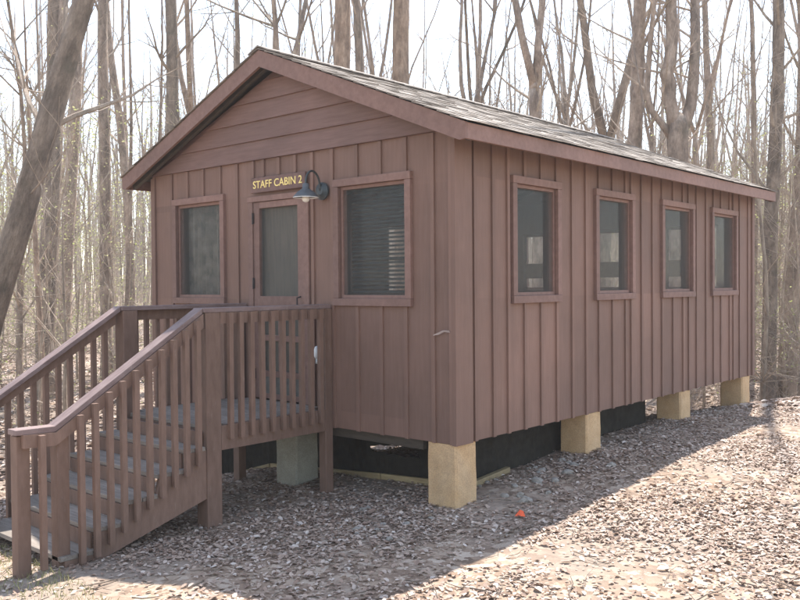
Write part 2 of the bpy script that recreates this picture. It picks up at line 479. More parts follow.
# trims and windows
def window(u0, u1, z0, z1, axis, plane, out, curtain=None, cross=None):
    """axis 'x': wall along x at y=plane; 'y': wall along y at x=plane; out = outward sign"""
    def B(b, a0, a1, d0, d1, e, f):
        lo, hi = sorted((plane+out*d0, plane+out*d1))
        if axis == 'x': b.box(a0, a1, lo, hi, e, f)
        else: b.box(lo, hi, a0, a1, e, f)
    fr = MB(); P = .034
    B(fr, u0+.001, u0+TR, -.002, P, z0+TR, z1-TR); B(fr, u1-TR, u1-.001, -.002, P, z0+TR, z1-TR)
    B(fr, u0, u1, -.002, P+.003, z1-TR+.001, z1); B(fr, u0, u1, -.002, P+.004, z0, z0+TR-.001)
    f = fr.build('window', M['trim'], cabin, bevel=.003)
    i0, i1, j0, j1 = u0+TR, u1-TR, z0+TR, z1-TR
    sa = MB(); w = .028
    B(sa, i0+.0, i0+w, -.05, -.004, j0, j1); B(sa, i1-w, i1, -.05, -.004, j0, j1)
    B(sa, i0+w, i1-w, -.05, -.004, j0, j0+w); B(sa, i0+w, i1-w, -.05, -.004, j1-w, j1)
    if cross: B(sa, i0+w, i1-w, -.075, -.052, *cross)
    sa.build('sash', M['trim'], f)
    sc = MB(); B(sc, i0+w, i1-w, -.020, -.018, j0+w, j1-w); sc.build('screen', M['screen'], f)
    gl = MB(); q0 = plane-out*.05
    gl.v = [(i0+w,q0,j0+w),(i1-w,q0,j0+w),(i1-w,q0,j1-w),(i0+w,q0,j1-w)] if axis == 'x' else [(q0,i0+w,j0+w),(q0,i1-w,j0+w),(q0,i1-w,j1-w),(q0,i0+w,j1-w)]
    gl.f = [(0,1,2,3)]; gl.build('pane', M['glass'], f)
    if curtain == 'cloth':
        cu = MB(); n = 44; prev = None
        for k in range(n+1):
            u = i0-.02+(i1-i0+.04)*k/n; dep = plane-out*(.15+.02*math.sin(k*1.7)+.008*math.sin(k*.9))
            for zz in (j0-.05, j1+.05):
                cu.v.append((u, dep, zz) if axis == 'x' else (dep, u, zz))
            if k: cu.f.append((2*k-2, 2*k, 2*k+1, 2*k-1))
        cu.build('curtain', M['curtain'], f)
    if curtain == 'blind':
        cu = MB(); zz = j0+.02
        while zz < j1:
            a0, a1 = i0+.01, i1-.15
            c = plane-out*.14
            n = len(cu.v)
            cu.v += [(a0,c-.012,zz-.009),(a1,c-.012,zz-.009),(a1,c+.012,zz+.009),(a0,c+.012,zz+.009),(a0,c-.012,zz-.007),(a1,c-.012,zz-.007),(a1,c+.012,zz+.011),(a0,c+.012,zz+.011)]
            cu.f += [(n,n+1,n+2,n+3),(n+7,n+6,n+5,n+4),(n,n+4,n+5,n+1),(n+2,n+6,n+7,n+3)]
            zz += .036
        cu.build('blind', M['blind'], f)
    return f
window(*FW[0], ZW0, ZW1, 'x', 0, -1, 'cloth')
window(*FW[1], ZW0, ZW1, 'x', 0, -1, 'blind')
for a, c in SW:
    window(a, c, SZ0, SZ1, 'y', 0, 1); window(a, c, SZ0, SZ1, 'y', -W, -1, cross=(1.63,1.68))
for a, c, e, f in bo: window(a-ins, c+ins, e-ins, f+ins, 'x', L, 1, cross=(1.36,1.60))  # thick crossbar added to break up the light coming through

# door with its casing
dx0, dx1, dz0, dz1 = DOOR
ca = MB(); P = .034
ca.box(dx0, dx0+.07, -P, .002, dz0, dz1-.053); ca.box(dx1-.07, dx1, -P, .002, dz0, dz1-.053); ca.box(dx0-.005, dx1+.005, -P-.004, .002, dz1-.052, dz1)
casing = ca.build('door_frame', M['trim'], cabin, bevel=.003)
door = MB(); a, c = dx0+.074, dx1-.074; y0_, y1_ = -.022, .016
st = .085; zb, zt = dz0+.012, dz1-.056
door.box(a, a+st, y0_, y1_, zb, zt); door.box(c-st, c, y0_, y1_, zb, zt)
for e, f in ((zt-.06, zt), (1.02, 1.175), (.745, .80), (.40, .455), (zb, zb+.05)):
    door.box(a+st, c-st, y0_+.001, y1_-.001, e, f)
mid = (a+c)/2
door.box(mid-.016, mid+.016, y0_+.004, y1_-.004, .455, .745); door.box(mid-.016, mid+.016, y0_+.004, y1_-.004, .80, 1.02)
door_o = door.build('door', M['trim'], cabin, bevel=.002)
sc = MB(); sc.box(a+st, c-st, -.004, -.002, 1.175, zt-.06); sc.box(a+st, c-st, -.004, -.002, .455, .745); sc.box(a+st, c-st, -.004, -.002, .80, 1.02)
sc.build('screen', M['screen'], door_o)
pn = MB(); pn.box(a+st, c-st, -.012, .006, zb+.05, .40); pn.build('panel', simple('door_panel_reflected_green', (.11,.10,.085), .8), door_o)  # greenish tone of a reflection is put into the panel colour
for zz in (1.93, 1.30, .42):
    h = MB(); h.box(a-.016, a+.012, y0_-.008, y0_-.001, zz-.05, zz+.05); h.tube([(a-.002,y0_-.012,zz-.055),(a-.002,y0_-.012,zz+.055)], [.007,.007], 8)
    h.build('hinge', M['metal'], door_o)
h = MB(); h.tube([(c-.05,y0_-.001,1.06),(c-.05,y0_-.045,1.07),(c-.05,y0_-.045,1.16),(c-.05,y0_-.001,1.17)], [.008]*4, 8); h.build('handle', M['metal'], door_o)
# solid inner door set back behind the screen door
idr = MB(); idr.box(a+.0, c-.0, .055, .085, zb, zt); idr.build('inner_door', M['inner'], cabin)

# floor, joists, piers
fl = MB(); fl.box(-W+.02, -.02, .02, L-.02, -.0, .05); fl.build('floor', M['dark_wood'], cabin)
jo = MB()
for k in range(16):
    yy = .12+k*.42
    jo.box(-W+.12, -.42, yy-.02, yy+.02, -.10, -.002)
jo.build('joists', M['dark_wood'], cabin)
def pier(x0, x1, y0, y1, top, grey=False, tilt=0):
    b = MB(); n = 7
    zb = min(gz(x,y) for x in (x0,x1) for y in (y0,y1))-.12
    pr = random.Random(int((x0+y0)*100))
    cr = .016
    ring = [(x0+cr,y0),(x1-cr,y0),(x1,y0+cr),(x1,y1-cr),(x1-cr,y1),(x0+cr,y1),(x0,y1-cr),(x0,y0+cr)]
    for j in range(n):
        t = j/(n-1); z = zb+(top-zb)*t; fl_ = .010*(1-t)
        for (x, y) in ring:
            b.v.append((x+(x-(x0+x1)/2)*fl_*2+pr.uniform(-.003,.003), y+(y-(y0+y1)/2)*fl_*2+pr.uniform(-.003,.003), z))
    for j in range(n-1):
        for k in range(8):
            m_ = (k+1) % 8; b.f.append((j*8+k, j*8+m_, (j+1)*8+m_, (j+1)*8+k))
    b.f.append(tuple(range((n-1)*8, n*8)))
    return b.build('pier', M['pier_grey' if grey else 'pier'], cabin)
pier(-.30, -.002, .002, .28, -.004)
for y in (2.08, 4.28, 6.28): pier(-.30, -.002, y, y+.285, -.004)
pier(-2.205, -1.91, .015, .30, -.004, True)
pier(-W+.002, -W+.3, .002, .28, -.004, True)
for y in (2.08, 4.28, 6.28):
    pier(-W+.002, -W+.3, y, y+.285, -.004, True); pier(-2.2, -1.92, y, y+.285, -.11, True)
# scar of pale paint on the wall beside the corner
pc = MB(); pc.prism([(-.205,-.0235,.862),(-.15,-.0235,.872),(-.09,-.0235,.895),(-.03,-.0285,.892),(-.04,-.0285,.908),(-.10,-.0235,.909),(-.16,-.0235,.886),(-.20,-.0235,.872)], (0,-.002,0))
sc_ = pc.build('paint_scrape', simple('pale_scrape', (.33,.25,.21), .8), cabin)

# skirt sheeting with ragged hole, and sill board on the ground
sk = MB()
def wob(u): return .012*math.sin(u*5.3)+.008*math.sin(u*13.1)
hole = [(-.980,.02),(-.955,.065),(-.90,.075),(-.80,.066),(-.70,.074),(-.60,.072),(-.50,.078),(-.44,.075)]
hx = [-4.05]+[round(-3.9+.1*k,3) for k in range(24)]+[-1.53]+[round(-1.48+.053*k,3) for k in range(12)]+[-.85,-.75,-.65,-.55,-.45,-.36]
HT = lambda x: -.262+.11*(x+1.48)+.008*math.sin(x*40); HB = lambda x: -.318+.012*math.sin(x*31)+(.05 if x < -1.45 else 0)
def skz(x): return gz(x,.60)-.06
rows = []
for x in hx:
    inh = -1.485 < x < -.89
    t_, b_ = (HT(x), HB(x)) if inh else (-.27, -.28)
    rows.append((x, inh, [(x, .60+wob(x), -.002), (x, .60+wob(x)*1.5, t_), (x, .60+wob(x)*1.5, b_), (x, .60+wob(x+2), skz(x))]))
for i, (x, inh, p) in enumerate(rows):
    sk.v += p
    if i:
        n = 4*(i-1)
        sk.f.append((n, n+4, n+5, n+1)); sk.f.append((n+2, n+6, n+7, n+3))
        if not (inh and rows[i-1][1]): sk.f.append((n+1, n+5, n+6, n+2))
n0 = len(sk.v); ys = [.60+.1*k for k in range(36)]
for i, y in enumerate(ys):
    sk.v += [(-.36+wob(y)*(i>0), y, -.002), (-.36+wob(y+1)*(i>0), y, gz(-.36,y)-.06)]
    if i: n = n0+2*(i-1); sk.f.append((n, n+2, n+3, n+1))
sko = sk.build('underfloor_sheeting', M['sheet'])
so_ = sko.modifiers.new('t', 'SOLIDIFY'); so_.thickness = .004
tag(sko, 'black sheeting with a ragged hole hanging under the cabin floor', 'sheeting')
sb = MB()
for x0_, x1_ in ((-4.0,-2.9),(-2.89,-1.3),(-1.29,-.305)):
    sb.bar((x0_, .53, gz(x0_,.53)+.022), (x1_, .53, gz(x1_,.53)+.022), .035, .065)
tag(sb.build('sill_board', M['tan_wood'], bevel=.004), 'tan timber edging board lying on the ground under the front of the cabin', 'board')
sb2 = MB(); sb2.bar((-.29, .55, gz(-.29,.55)+.02), (-.29, 1.15, gz(-.29,1.15)+.03), .05, .06)
tag(sb2.build('sill_board', M['tan_wood'], bevel=.004), 'short tan timber board just right of the corner pier, half buried in leaves', 'board')

# ------------------------------------------------------------------ sign
sg = tag(empty('sign', (-2.066, -.03, 2.245)), 'brown board with yellow letters reading STAFF CABIN 2 above the door', 'sign')
b = MB(); b.box(-.39, .39, -.022, -.0, -.072, .072); b.build('board', M['sign'], sg, bevel=.004)
tx = bpy.data.curves.new('lettering', 'FONT'); tx.body = 'STAFF CABIN 2'; tx.size = .118; tx.align_x = 'CENTER'; tx.align_y = 'CENTER'; tx.extrude = .002; tx.space_character = 1.02; tx.offset = .0006
to = bpy.data.objects.new('tmp', tx); COL.objects.link(to)
bpy.context.view_layer.update()
me = bpy.data.meshes.new_from_object(to.evaluated_get(bpy.context.evaluated_depsgraph_get()))
bpy.data.objects.remove(to); me.materials.clear(); me.materials.append(M['yellow'])
vs = [v.co for v in me.vertices]; wx = max(v.x for v in vs)-min(v.x for v in vs)
lo = link('lettering', me, sg); lo.rotation_euler = (R(90), 0, 0); lo.location = (0, -.0245, .0); lo.scale = (.70/wx, .86, 1)

# ------------------------------------------------------------------ lamp
lp = tag(empty('wall_lamp', (-1.475, -.022, 2.12)), 'blue grey gooseneck barn lamp with round dark backplate beside the sign', 'lamp')
b = MB()
for (r0, r1, y0_, y1_) in ((.080,.080,0,-.016),(.076,.034,-.016,-.036)):
    n = len(b.v); sg_ = 28
    for r_, y_ in ((r0,y0_),(r1,y1_)):
        for k in range(sg_):
            a_ = 2*math.pi*k/sg_; b.v.append((r_*math.cos(a_), y_, r_*math.sin(a_)))
    for k in range(sg_):
        m_ = (k+1) % sg_; b.f.append((n+k, n+m_, n+sg_+m_, n+sg_+k))
    b.f.append(tuple(range(n+sg_, n+2*sg_)))
b.build('backplate', M['lamp_dark'], lp, smooth=False)
b = MB(); pts = []
for k in range(15):
    a_ = math.pi*k/14
    pts.append((0, -.035-.085*(1-math.cos(a_))*1.0, .03+.125*math.sin(a_)+.03*k/14))
pts = [(0,-.03,0)]+pts+[(0,-.205,.03)]
b.tube(pts, [.0095]*len(pts), 10); b.build('arm', M['lamp_dark'], lp, smooth=True)
b = MB(); b.lathe([(.020,.045),(.028,.04),(.032,.0),(.050,-.015),(.072,-.028),(.108,-.068),(.114,-.078),(.110,-.078),(.104,-.068),(.066,-.030),(.03,-.02)], (0,-.205,.01), 32)
shd = b.build('shade', M['lamp'], lp, smooth=True)
b = MB(); b.lathe([(.1035,-.0705),(.113,-.0788),(.1155,-.0835),(.111,-.0835),(.1025,-.074)], (0,-.205,.01), 32); b.build('shade_rim', M['white'], shd, smooth=True)
b = MB(); b.lathe([(.012,-.02),(.022,-.05),(.034,-.078),(.036,-.092),(.028,-.112),(.012,-.122),(.001,-.124)], (0,-.205,.01), 20); b.build('bulb', M['bulb'], lp, smooth=True)

# white fitting right of the door
fx = tag(empty('wall_fitting', (-1.548, -.022, .665)), 'small white oval fitting on the wall behind the porch railing, right of door', 'fitting')
b = MB()
n = 24
for k in range(n):
    a_ = 2*math.pi*k/n; b.v.append((.036*math.cos(a_), 0, .062*math.sin(a_)))
for k in range(n):
    a_ = 2*math.pi*k/n; b.v.append((.034*math.cos(a_), -.03, .06*math.sin(a_)))
for k in range(n):
    a_ = 2*math.pi*k/n; b.v.append((.020*math.cos(a_), -.045, .04*math.sin(a_)))
for j in (0, 1):
    for k in range(n):
        m_ = (k+1) % n; b.f.append((j*n+k, j*n+m_, (j+1)*n+m_, (j+1)*n+k))
b.f.append(tuple(range(2*n, 3*n)))
b.build('cover', M['white'], fx, smooth=True)
b = MB(); b.tube([(-.0,-.02,-.055),(-.002,-.025,-.10)], [.014,.010], 10); b.build('spout', M['white'], fx, smooth=True)

# ------------------------------------------------------------------ porch
PX0, PX1, PY0 = -2.70, -1.37, -1.38     # outer faces of posts
PS = .14; DZ = .175
porch = tag(empty('porch', (-2.03, -.7, gz(-2.03,-.7))), 'brown wooden landing with railings and steps down from the cabin door', 'porch')
porch_inv = Vector(porch.location)
def pl(mb, name, mat, parent=porch, bevel=0.0, lab=None, root=True):
    """vertices are given in world space; shift under the porch root"""
    mb.v = [(x-porch_inv.x, y-porch_inv.y, z-porch_inv.z) for x, y, z in mb.v]
    o = mb.build(name, mat, parent, bevel=bevel)
    return o
TOP = 1.105
def gpost(x0, x1, y0, y1, top, mat=None):
    b = MB(); zb = gz((x0+x1)/2,(y0+y1)/2)-.1
    b.box(x0, x1, y0, y1, zb, top); return pl(b, 'post', M['rail'], bevel=.006)
capT = .036
gpost(PX1-PS, PX1, PY0, PY0+PS, TOP-capT)           # outer right
gpost(PX1-.09, PX1, -.112, -.024, TOP-capT)          # by the wall, right
gpost(PX0, PX0+PS, PY0, PY0+PS, TOP-capT)           # outer left
gpost(PX0, PX0+.09, -.112, -.024, TOP-capT)          # by the wall, left
# deck boards along x
dk = MB(); y = PY0+.055
rb = random.Random(5)
while y < -.05:
    y2 = min(y+.137, -.03)
    dz = rb.uniform(-.002,.002)
    inner0, inner1 = PX0+PS+.002, PX1-PS-.002
    if y2 < PY0+PS+.005 or y < PY0+PS or y2 > -.115: dk.box(inner0, inner1, y, y2, DZ-.03+dz, DZ+dz)
    else: dk.box(PX0+.045, PX1-.045, y, y2, DZ-.03+dz, DZ+dz)
    y = y2+.006
pl(dk, 'deck_boards', M['tread'], bevel=.003)
rm = MB()
rm.box(PX1-.042, PX1-.002, PY0+PS+.001, -.113, -.02, DZ-.001)
rm.box(PX0+.002, PX0+.042, PY0+PS+.001, -.113, -.02, DZ-.001)
rm.box(PX0+PS+.001, PX1-PS-.001, PY0+.06, PY0+.10, -.02, DZ-.032)
pl(rm, 'rim_board', M['rail'], bevel=.003)
# landing railings
def cap_and_rail(pts, side):
    """pts: polyline of cap centre line; returns cap object and lower board"""
    c = MB(); r_ = MB()
    for a_, b_ in zip(pts[:-1], pts[1:]):
        a_ = Vector(a_); b_ = Vector(b_)
        c.bar(a_-Vector((0,0,capT/2)), b_-Vector((0,0,capT/2)), .145, capT)
    return c
def bal(x, y, z0, z1, par):
    b = MB(); jx = rb.uniform(-.003,.003); b.bar((x, y+jx, z0), (x, y+jx+rb.uniform(-.003,.003), z1), .038, .038, up=(0,1,0))
    return pl(b, 'baluster', M['rail'], par)
for (xo, s) in ((PX1, 1), (PX0, -1)):
    xc = xo - s*PS/2
    c = cap_and_rail([(xc, PY0-.015, TOP), (xc, -.036, TOP)], s)
    rail = pl(c, 'landing_railing', M['railcap'], bevel=.004)
    b = MB(); b.box(*sorted((xo-s*.002, xo-s*.04)), PY0+PS+.001, -.113, TOP-capT-.09, TOP-capT-.001); pl(b, 'rail_board', M['rail'], rail)
    n = 10
    for k in range(n):
        y = PY0+PS+.075+k*(1.128-.15)/(n-1)
        bal(xo+s*.019, y, .065, TOP-capT-.004, rail)
# stairs
RUN, RISE, SY0 = .25, .145, -1.32
for (xo, s) in ((PX1, 1), (PX0, -1)):
    b = MB(); x0_, x1_ = sorted((xo-s*.052, xo-s*.012))
    pts = []
    for k in range(1, 6):
        zt = DZ-RISE*k-.032
        pts += [(x0_, SY0-RUN*(k-1)+(.0 if k > 1 else -.0), zt), (x0_, SY0-RUN*k+.03, zt)]
    endy = SY0-RUN*5+.03
    pts += [(x0_, endy, gz(xo,endy)-.05), (x0_, endy+.14, gz(xo,endy)-.05), (x0_, SY0, DZ-RISE-.032-.36)]
    b.prism(pts, (x1_-x0_, 0, 0)); pl(b, 'stringer', M['rail'])
for k in range(1, 6):
    zt = DZ-RISE*k; yb = SY0-RUN*(k-1)+.012; yf = SY0-RUN*k
    b = MB(); mid_ = (yb+yf)/2
    x0_, x1_ = PX0+.012, PX1-.012
    if k == 1: x0_, x1_ = PX0+.012, PX1-.012; yb = PY0-.003; mid_ = (yb+yf)/2
    b.box(x0_, x1_, yf, mid_-.003, zt-.032, zt); b.box(x0_, x1_, mid_+.003, yb-.002, zt-.034, zt-.002)
    pl(b, 'tread', M['tread'], bevel=.004)
    b = MB(); b.box(PX0+.055, PX1-.055, yb-.022, yb-.003, zt-.0, zt+RISE-.034); pl(b, 'riser', M['rail'])
YB1, YE = -2.59, -2.86
ZB = .345
for (xo, s) in ((PX1, 1), (PX0, -1)):
    xc = xo - s*PS/2+s*.0
    A = Vector((xc, PY0-.016, TOP-.0)); Bp = Vector((xc, YB1, ZB)); Cp = Vector((xc, YE, ZB+.005))
    c = MB()
    # mitred polyline of the cap: one solid following A-B-C
    w2 = .056
    def sect(p, t): return [Vector((p.x-w2, p.y, p.z)), Vector((p.x+w2, p.y, p.z)), Vector((p.x+w2, p.y, p.z-t)), Vector((p.x-w2, p.y, p.z-t))]
    sec = [sect(A, capT*1.2), sect(Bp, capT*1.12), sect(Cp, capT)]
    for q_ in sec: c.v += [tuple(v) for v in q_]
    for j in (0, 1):
        for k in range(4):
            m_ = (k+1) % 4; c.f.append((4*j+k, 4*j+m_, 4*j+4+m_, 4*j+4+k))
    c.f += [(3,2,1,0), (8,9,10,11)]
    rail = pl(c, 'stair_railing', M['railcap'], bevel=.004)
    x0_, x1_ = sorted((xo-s*.004, xo-s*.042))
    b = MB()
    b.prism([(x0_,A.y,A.z-.045),(x0_,Bp.y,Bp.z-.042),(x0_,Cp.y+.05,Cp.z-.038),(x0_,Cp.y+.05,Cp.z-.125),(x0_,Bp.y,Bp.z-.13),(x0_,A.y,A.z-.155)], (x1_-x0_,0,0))
    pl(b, 'rail_board', M['rail'], rail)
    def capz(y): return (A.z+(Bp.z-A.z)*(y-A.y)/(Bp.y-A.y)-.044) if y > Bp.y else Bp.z-.04
    n = 10
    for k in range(n):
        y = -1.47-k*.106
        zb_ = DZ-RISE*((SY0-y)/RUN)-.19
        bal(xo+s*.019, y, zb_, capz(y)-.004, rail)
    bal(xo+s*.019, -2.70, gz(xo,-2.8)+.04, capz(-2.775)-.004, rail)
    for y in (YB1+.02, YE+.02):
        b = MB(); b.box(*sorted((xo-s*.045, xo-s*.135)), y, y+.09, gz(xo,y)-.1, ZB-.042); pl(b, 'post', M['rail'], bevel=.005)

# ------------------------------------------------------------------ trees
def wander(rn, p, d, length, seg, wob_, up_=0.0):
    pts = [Vector(p)]; d = Vector(d).normalized()
    for _ in range(seg):
        d = (d + Vector((rn.gauss(0,wob_), rn.gauss(0,wob_), rn.gauss(0,wob_*.6)+up_))).normalized()
        pts.append(pts[-1]+d*(length/seg))
    return pts
def grow(rn, mb, p, d, r, length, level, maxlevel, tmb=None):
    seg = (7, 5, 4, 3)[min(level,3)]
    pts = wander(rn, p, d, length, seg, (.08,.09,.13,.16)[min(level,3)], .10 if level < 3 else .03)
    rad = [max(r*(1-.93*i/seg), .0022) for i in range(seg+1)]
    (tmb or mb).tube([tuple(q) for q in pts], rad, (7,5,4,3)[min(level,3)])
    if level >= maxlevel: return
    n = (6, 6, 6, 0)[min(level,3)]
    for k in range(n):
        t = rn.uniform(.2, 1.0); i = min(int(t*seg), seg-1)
        q = pts[i].lerp(pts[i+1], t*seg-i); dd = (pts[i+1]-pts[i]).normalized()
        side = Vector((rn.gauss(0,1), rn.gauss(0,1), rn.gauss(0,.5))); side = (side-dd*side.dot(dd)).normalized()
        ang = rn.uniform(.45, 1.0)
        nd_ = dd*math.cos(ang)+side*math.sin(ang)
        grow(rn, mb, q, nd_, max(rad[i]*rn.uniform(.4,.62), .0028), length*rn.uniform(.38,.62), level+1, maxlevel)
def trunk_path(rn, H, r0, seg, wob_, lean=(0,0)):
    pts = []; x = y = 0; dx = rn.gauss(0,wob_*.4); dy = rn.gauss(0,wob_*.4)
    for i in range(seg+1):
        t = i/seg; z = H*t
        pts.append((x+lean[0]*z, y+lean[1]*z, z)); dx += rn.gauss(0,wob_*.8); dy += rn.gauss(0,wob_*.8); dx *= .88; dy *= .88
        x += dx*H/seg; y += dy*H/seg
    return pts
def make_tree(seed, H, r0, first=4.0, nl=14, fork=None, wob_=.02, lean=(0,0), lev=2, bend=0, lsc=1.0, bk='bark', leaves=False, low=0):
    rn = random.Random(seed)
    tr = MB(); cr = MB()
    seg = max(10, int(H/ .38)) if r0 > .06 else 14
    pts = trunk_path(rn, H, r0, seg, wob_, lean)
    pts[0] = (pts[0][0], pts[0][1], -.5)
    def rad(z): return max(r0*(1-.92*(max(z,0)/H)**1.7) + r0*.38*math.exp(-max(z,0)/.35), .004)
    if fork:
        k = int(fork/H*seg); main = pts[:k+1]+[pts[k+1]]
        tr.tube(main[:-1], [rad(p[2]) for p in main[:-1]], 16 if r0 > .06 else 7, .075, rn)
        base = Vector(main[-2]); rb_ = rad(base.z)
        tr.tube([tuple(base), tuple(base+Vector((0,0,rb_*.9))), tuple(base+Vector((0,0,rb_*1.7)))], [rb_*.98, rb_*.8, rb_*.15], 10)
        a0 = rn.uniform(0, 6.28)
        for j in range(rn.choice((2,2,3))):
            a_ = a0+j*2.2; dd = Vector((math.cos(a_)*.33, math.sin(a_)*.33, 1))
            fp = wander(rn, base, dd, H-base.z, 9, .07, .12)
            fr_ = [rb_*.74*(1-.85*i/9) for i in range(10)]
            tr.tube([tuple(q) for q in fp], fr_, 9, .04, rn)
            for q in range(7):
                i = rn.randint(2, 8); ang = rn.uniform(0,6.28)
                grow(rn, cr, fp[i], Vector((math.cos(ang), math.sin(ang), rn.uniform(.4,1.2))), fr_[i]*.55, rn.uniform(1.6,3.4)*lsc, 1, lev)
    else:
        tr.tube(pts, [rad(max(p[2],0)) for p in pts], 16 if r0 > .06 else 7, .075, rn)
    for j in range(nl):
        t = rn.random()**.9; z = first+(H-first)*t
        if fork and z > fork: z = rn.uniform(min(first,fork*.6), fork)
        i = min(int(z/H*seg), seg-1)
        q = Vector(pts[i]).lerp(Vector(pts[i+1]), z/H*seg-i) if i > 0 else Vector((0,0,z))
        ang = rn.uniform(0,6.28); el = rn.uniform(.3,1.6)
        grow(rn, cr, q, Vector((math.cos(ang), math.sin(ang), el)), min(rad(z)*.30, .038), rn.uniform(1.4, 3.6)*lsc*(1-.4*z/H), 1 if r0 > .06 else 2, lev if r0 > .06 else 3)
    for j in range(low):
        z = rn.uniform(.8, first); ang = rn.uniform(0,6.28)
        grow(rn, cr, Vector(pts[min(int(z/H*seg),seg-1)]).lerp(Vector(pts[min(int(z/H*seg)+1,seg)]), .5) if int(z/H*seg) else Vector((0,0,z)), Vector((math.cos(ang), math.sin(ang), rn.uniform(-.1,.35))), .010, rn.uniform(.8,1.9), 2, 3)
    lf = None
    if leaves:
        lf = MB(); vs = cr.v
        for _ in range(leaves):
            p = Vector(vs[rn.randrange(len(vs))]); s_ = rn.uniform(.012,.028)
            a_ = Vector((rn.gauss(0,1),rn.gauss(0,1),rn.gauss(0,.6))).normalized(); b_ = a_.orthogonal().normalized()
            p += Vector((rn.gauss(0,.03),rn.gauss(0,.03),rn.gauss(0,.03)))
            n = len(lf.v); lf.v += [tuple(p-a_*s_), tuple(p+b_*s_*.6), tuple(p+a_*s_), tuple(p-b_*s_*.6)]; lf.f.append((n,n+1,n+2,n+3))
    return (tr.mesh('trunk', M[bk], True), cr.mesh('crown', M['twig']), lf.mesh('leaves', M['young']) if lf else None)
def plant(meshes, x, y, name, label, group=None, rot=0, sc=1.0, scr=None, cat='tree', tilt=(0,0), z=None):
    o = empty(name, (x, y, (gz(x,y) if z is None else z)))
    tag(o, label, cat, group)
    # lean: tilt the root so its axis follows (tilt.x, tilt.y, 1)
    ax = Vector((tilt[0], tilt[1], 1)).normalized()
    q = Vector((0,0,1)).rotation_difference(ax)
    o.rotation_euler = (q.to_matrix() @ Matrix.Rotation(rot, 3, 'Z')).to_euler()
    s = scr if scr else sc
    o.scale = (s, s, sc)
    for nm, me in zip(('trunk','crown','leaves'), meshes):
        if me: link(nm, me, o)
    return o

# hero trees: x, y, lean x, lean y, radius, height, first limb, n limbs, fork, label, extras
HERO = [
 (-6.06,-1.70,.216,.213,.145,11,3.6,12,None,'thick trunk leaning far to the right, nearest tree at the left edge','bark',dict(low=16,wob_=.0006)),
 (-12.37,2.72,-.022,.004,.165,20,5,12,None,'thick straight mossy trunk directly behind the leaning tree','bark',dict(low=3)),
 (-18.86,6.33,.029,.049,.165,20,5,12,None,'straight trunk just right of the leaning tree, farther back','bark',{}),
 (-14.22,5.10,-.015,.010,.125,20,6,10,None,'straight dark trunk standing alone between leaning tree and cabin','bark',dict(wob_=.012)),
 (-10.77,1.47,-.029,-.003,.055,11,1.8,9,3.2,'slender forked tree at the far left edge','bark',{}),
 (-11.34,4.97,-.011,.013,.130,20,6,9,None,'straight trunk rising just left of the cabin roof','bark',dict(wob_=.010)),
 (-13.88,6.73,.035,.055,.105,17,5,9,6.4,'forked curving tree above the left slope of the roof','bark',{}),
 (-13.90,5.38,-.009,.015,.045,12,3,9,None,'thin pole of a tree just right of the lone dark trunk','bark',dict(low=2)),
 (-15.2,6.9,-.009,.015,.050,12,3,9,None,'thin straight tree left of the roof eave','bark',dict(low=2)),
 (-13.79,8.14,.020,.041,.085,16,5,9,None,'slim trunk above the roof slope left of the peak','bark',{}),
 (-10.57,8.32,-.101,-.066,.115,15,5.2,10,6.3,'forking tree tilted left, right behind the roof peak','bark',{}),
 (-6.56,5.19,-.005,.019,.145,20,7.5,9,None,'stout trunk with peeling pinkish bark behind the roof ridge','bark_pink',dict(wob_=.010)),
 (-8.23,7.71,-.035,-.008,.090,17,6.5,8,None,'slim trunk close right of the stout peeling trunk','bark',{}),
 (-5.69,5.95,-.014,.011,.152,20,7.5,9,None,'stout light brown trunk over the roof ridge, right of the peeling one','bark_pink',dict(wob_=.010)),
 (-7.81,10.75,-.020,.005,.078,15,5,12,6.0,'slim forked tree above the middle of the roof','bark',{}),
 (-8.90,12.46,-.012,.013,.074,15,5,10,6.2,'second slim forked tree above the middle of the roof','bark',{}),
 (-7.40,11.11,-.026,.001,.045,12,4,8,None,'very thin straight tree above the middle of the roof','bark',{}),
 (-5.54,10.08,-.018,.007,.130,17,4.6,10,6.6,'forked tree above the roof halfway to the right end','bark',{}),
 (-6.31,12.07,.019,.040,.055,14,4,9,5.6,'thin leaning tree left of the dark thick trunks over the roof','bark',{}),
 (-5.56,12.74,.017,.038,.145,19,5,9,5.4,'double stemmed trunk left of the dark straight one','bark',{}),
 (-3.31,9.39,.021,.042,.128,20,6.5,9,None,'dark thick straight trunk over the right half of the roof','bark',dict(wob_=.010)),
 (-4.71,16.15,.013,.035,.070,15,4,11,6.0,'slim tree in the tangle right of the forked tree','bark',{}),
 (-4.39,16.43,.004,.027,.095,17,4,11,None,'straight slim tree above the right end of the roof','bark',{}),
 (-1.62,12.21,.016,.037,.125,19,3.2,13,None,'shaggy dark trunk beyond the right end of the cabin','bark',dict(low=14)),
 (-1.67,13.49,.016,.037,.155,19,4,12,None,'thick pale trunk at the right edge','bark',dict(low=10)),
 (-2.91,15.07,.007,.030,.068,14,2.6,12,None,'thin twiggy tree between the cabin end and the shaggy trunk','bark',dict(low=10)),
 (-9.47,1.28,-.034,-.006,.047,8,2,7,None,'thin pinkish sapling in front of the thick mossy trunk','bark_pink',dict(low=5,leaves=120)),
]
random.seed(11)
for i, (x, y, lx, ly, r, H, first, nl, fork, label, bk, ex) in enumerate(HERO):
    kw = dict(wob_=.02); kw.update(ex)
    me = make_tree(100+i if i else 163, H, r*1.12, first, nl, fork, bk=bk, **kw)
    plant(me, x, y, 'tree', label, tilt=(lx, ly))
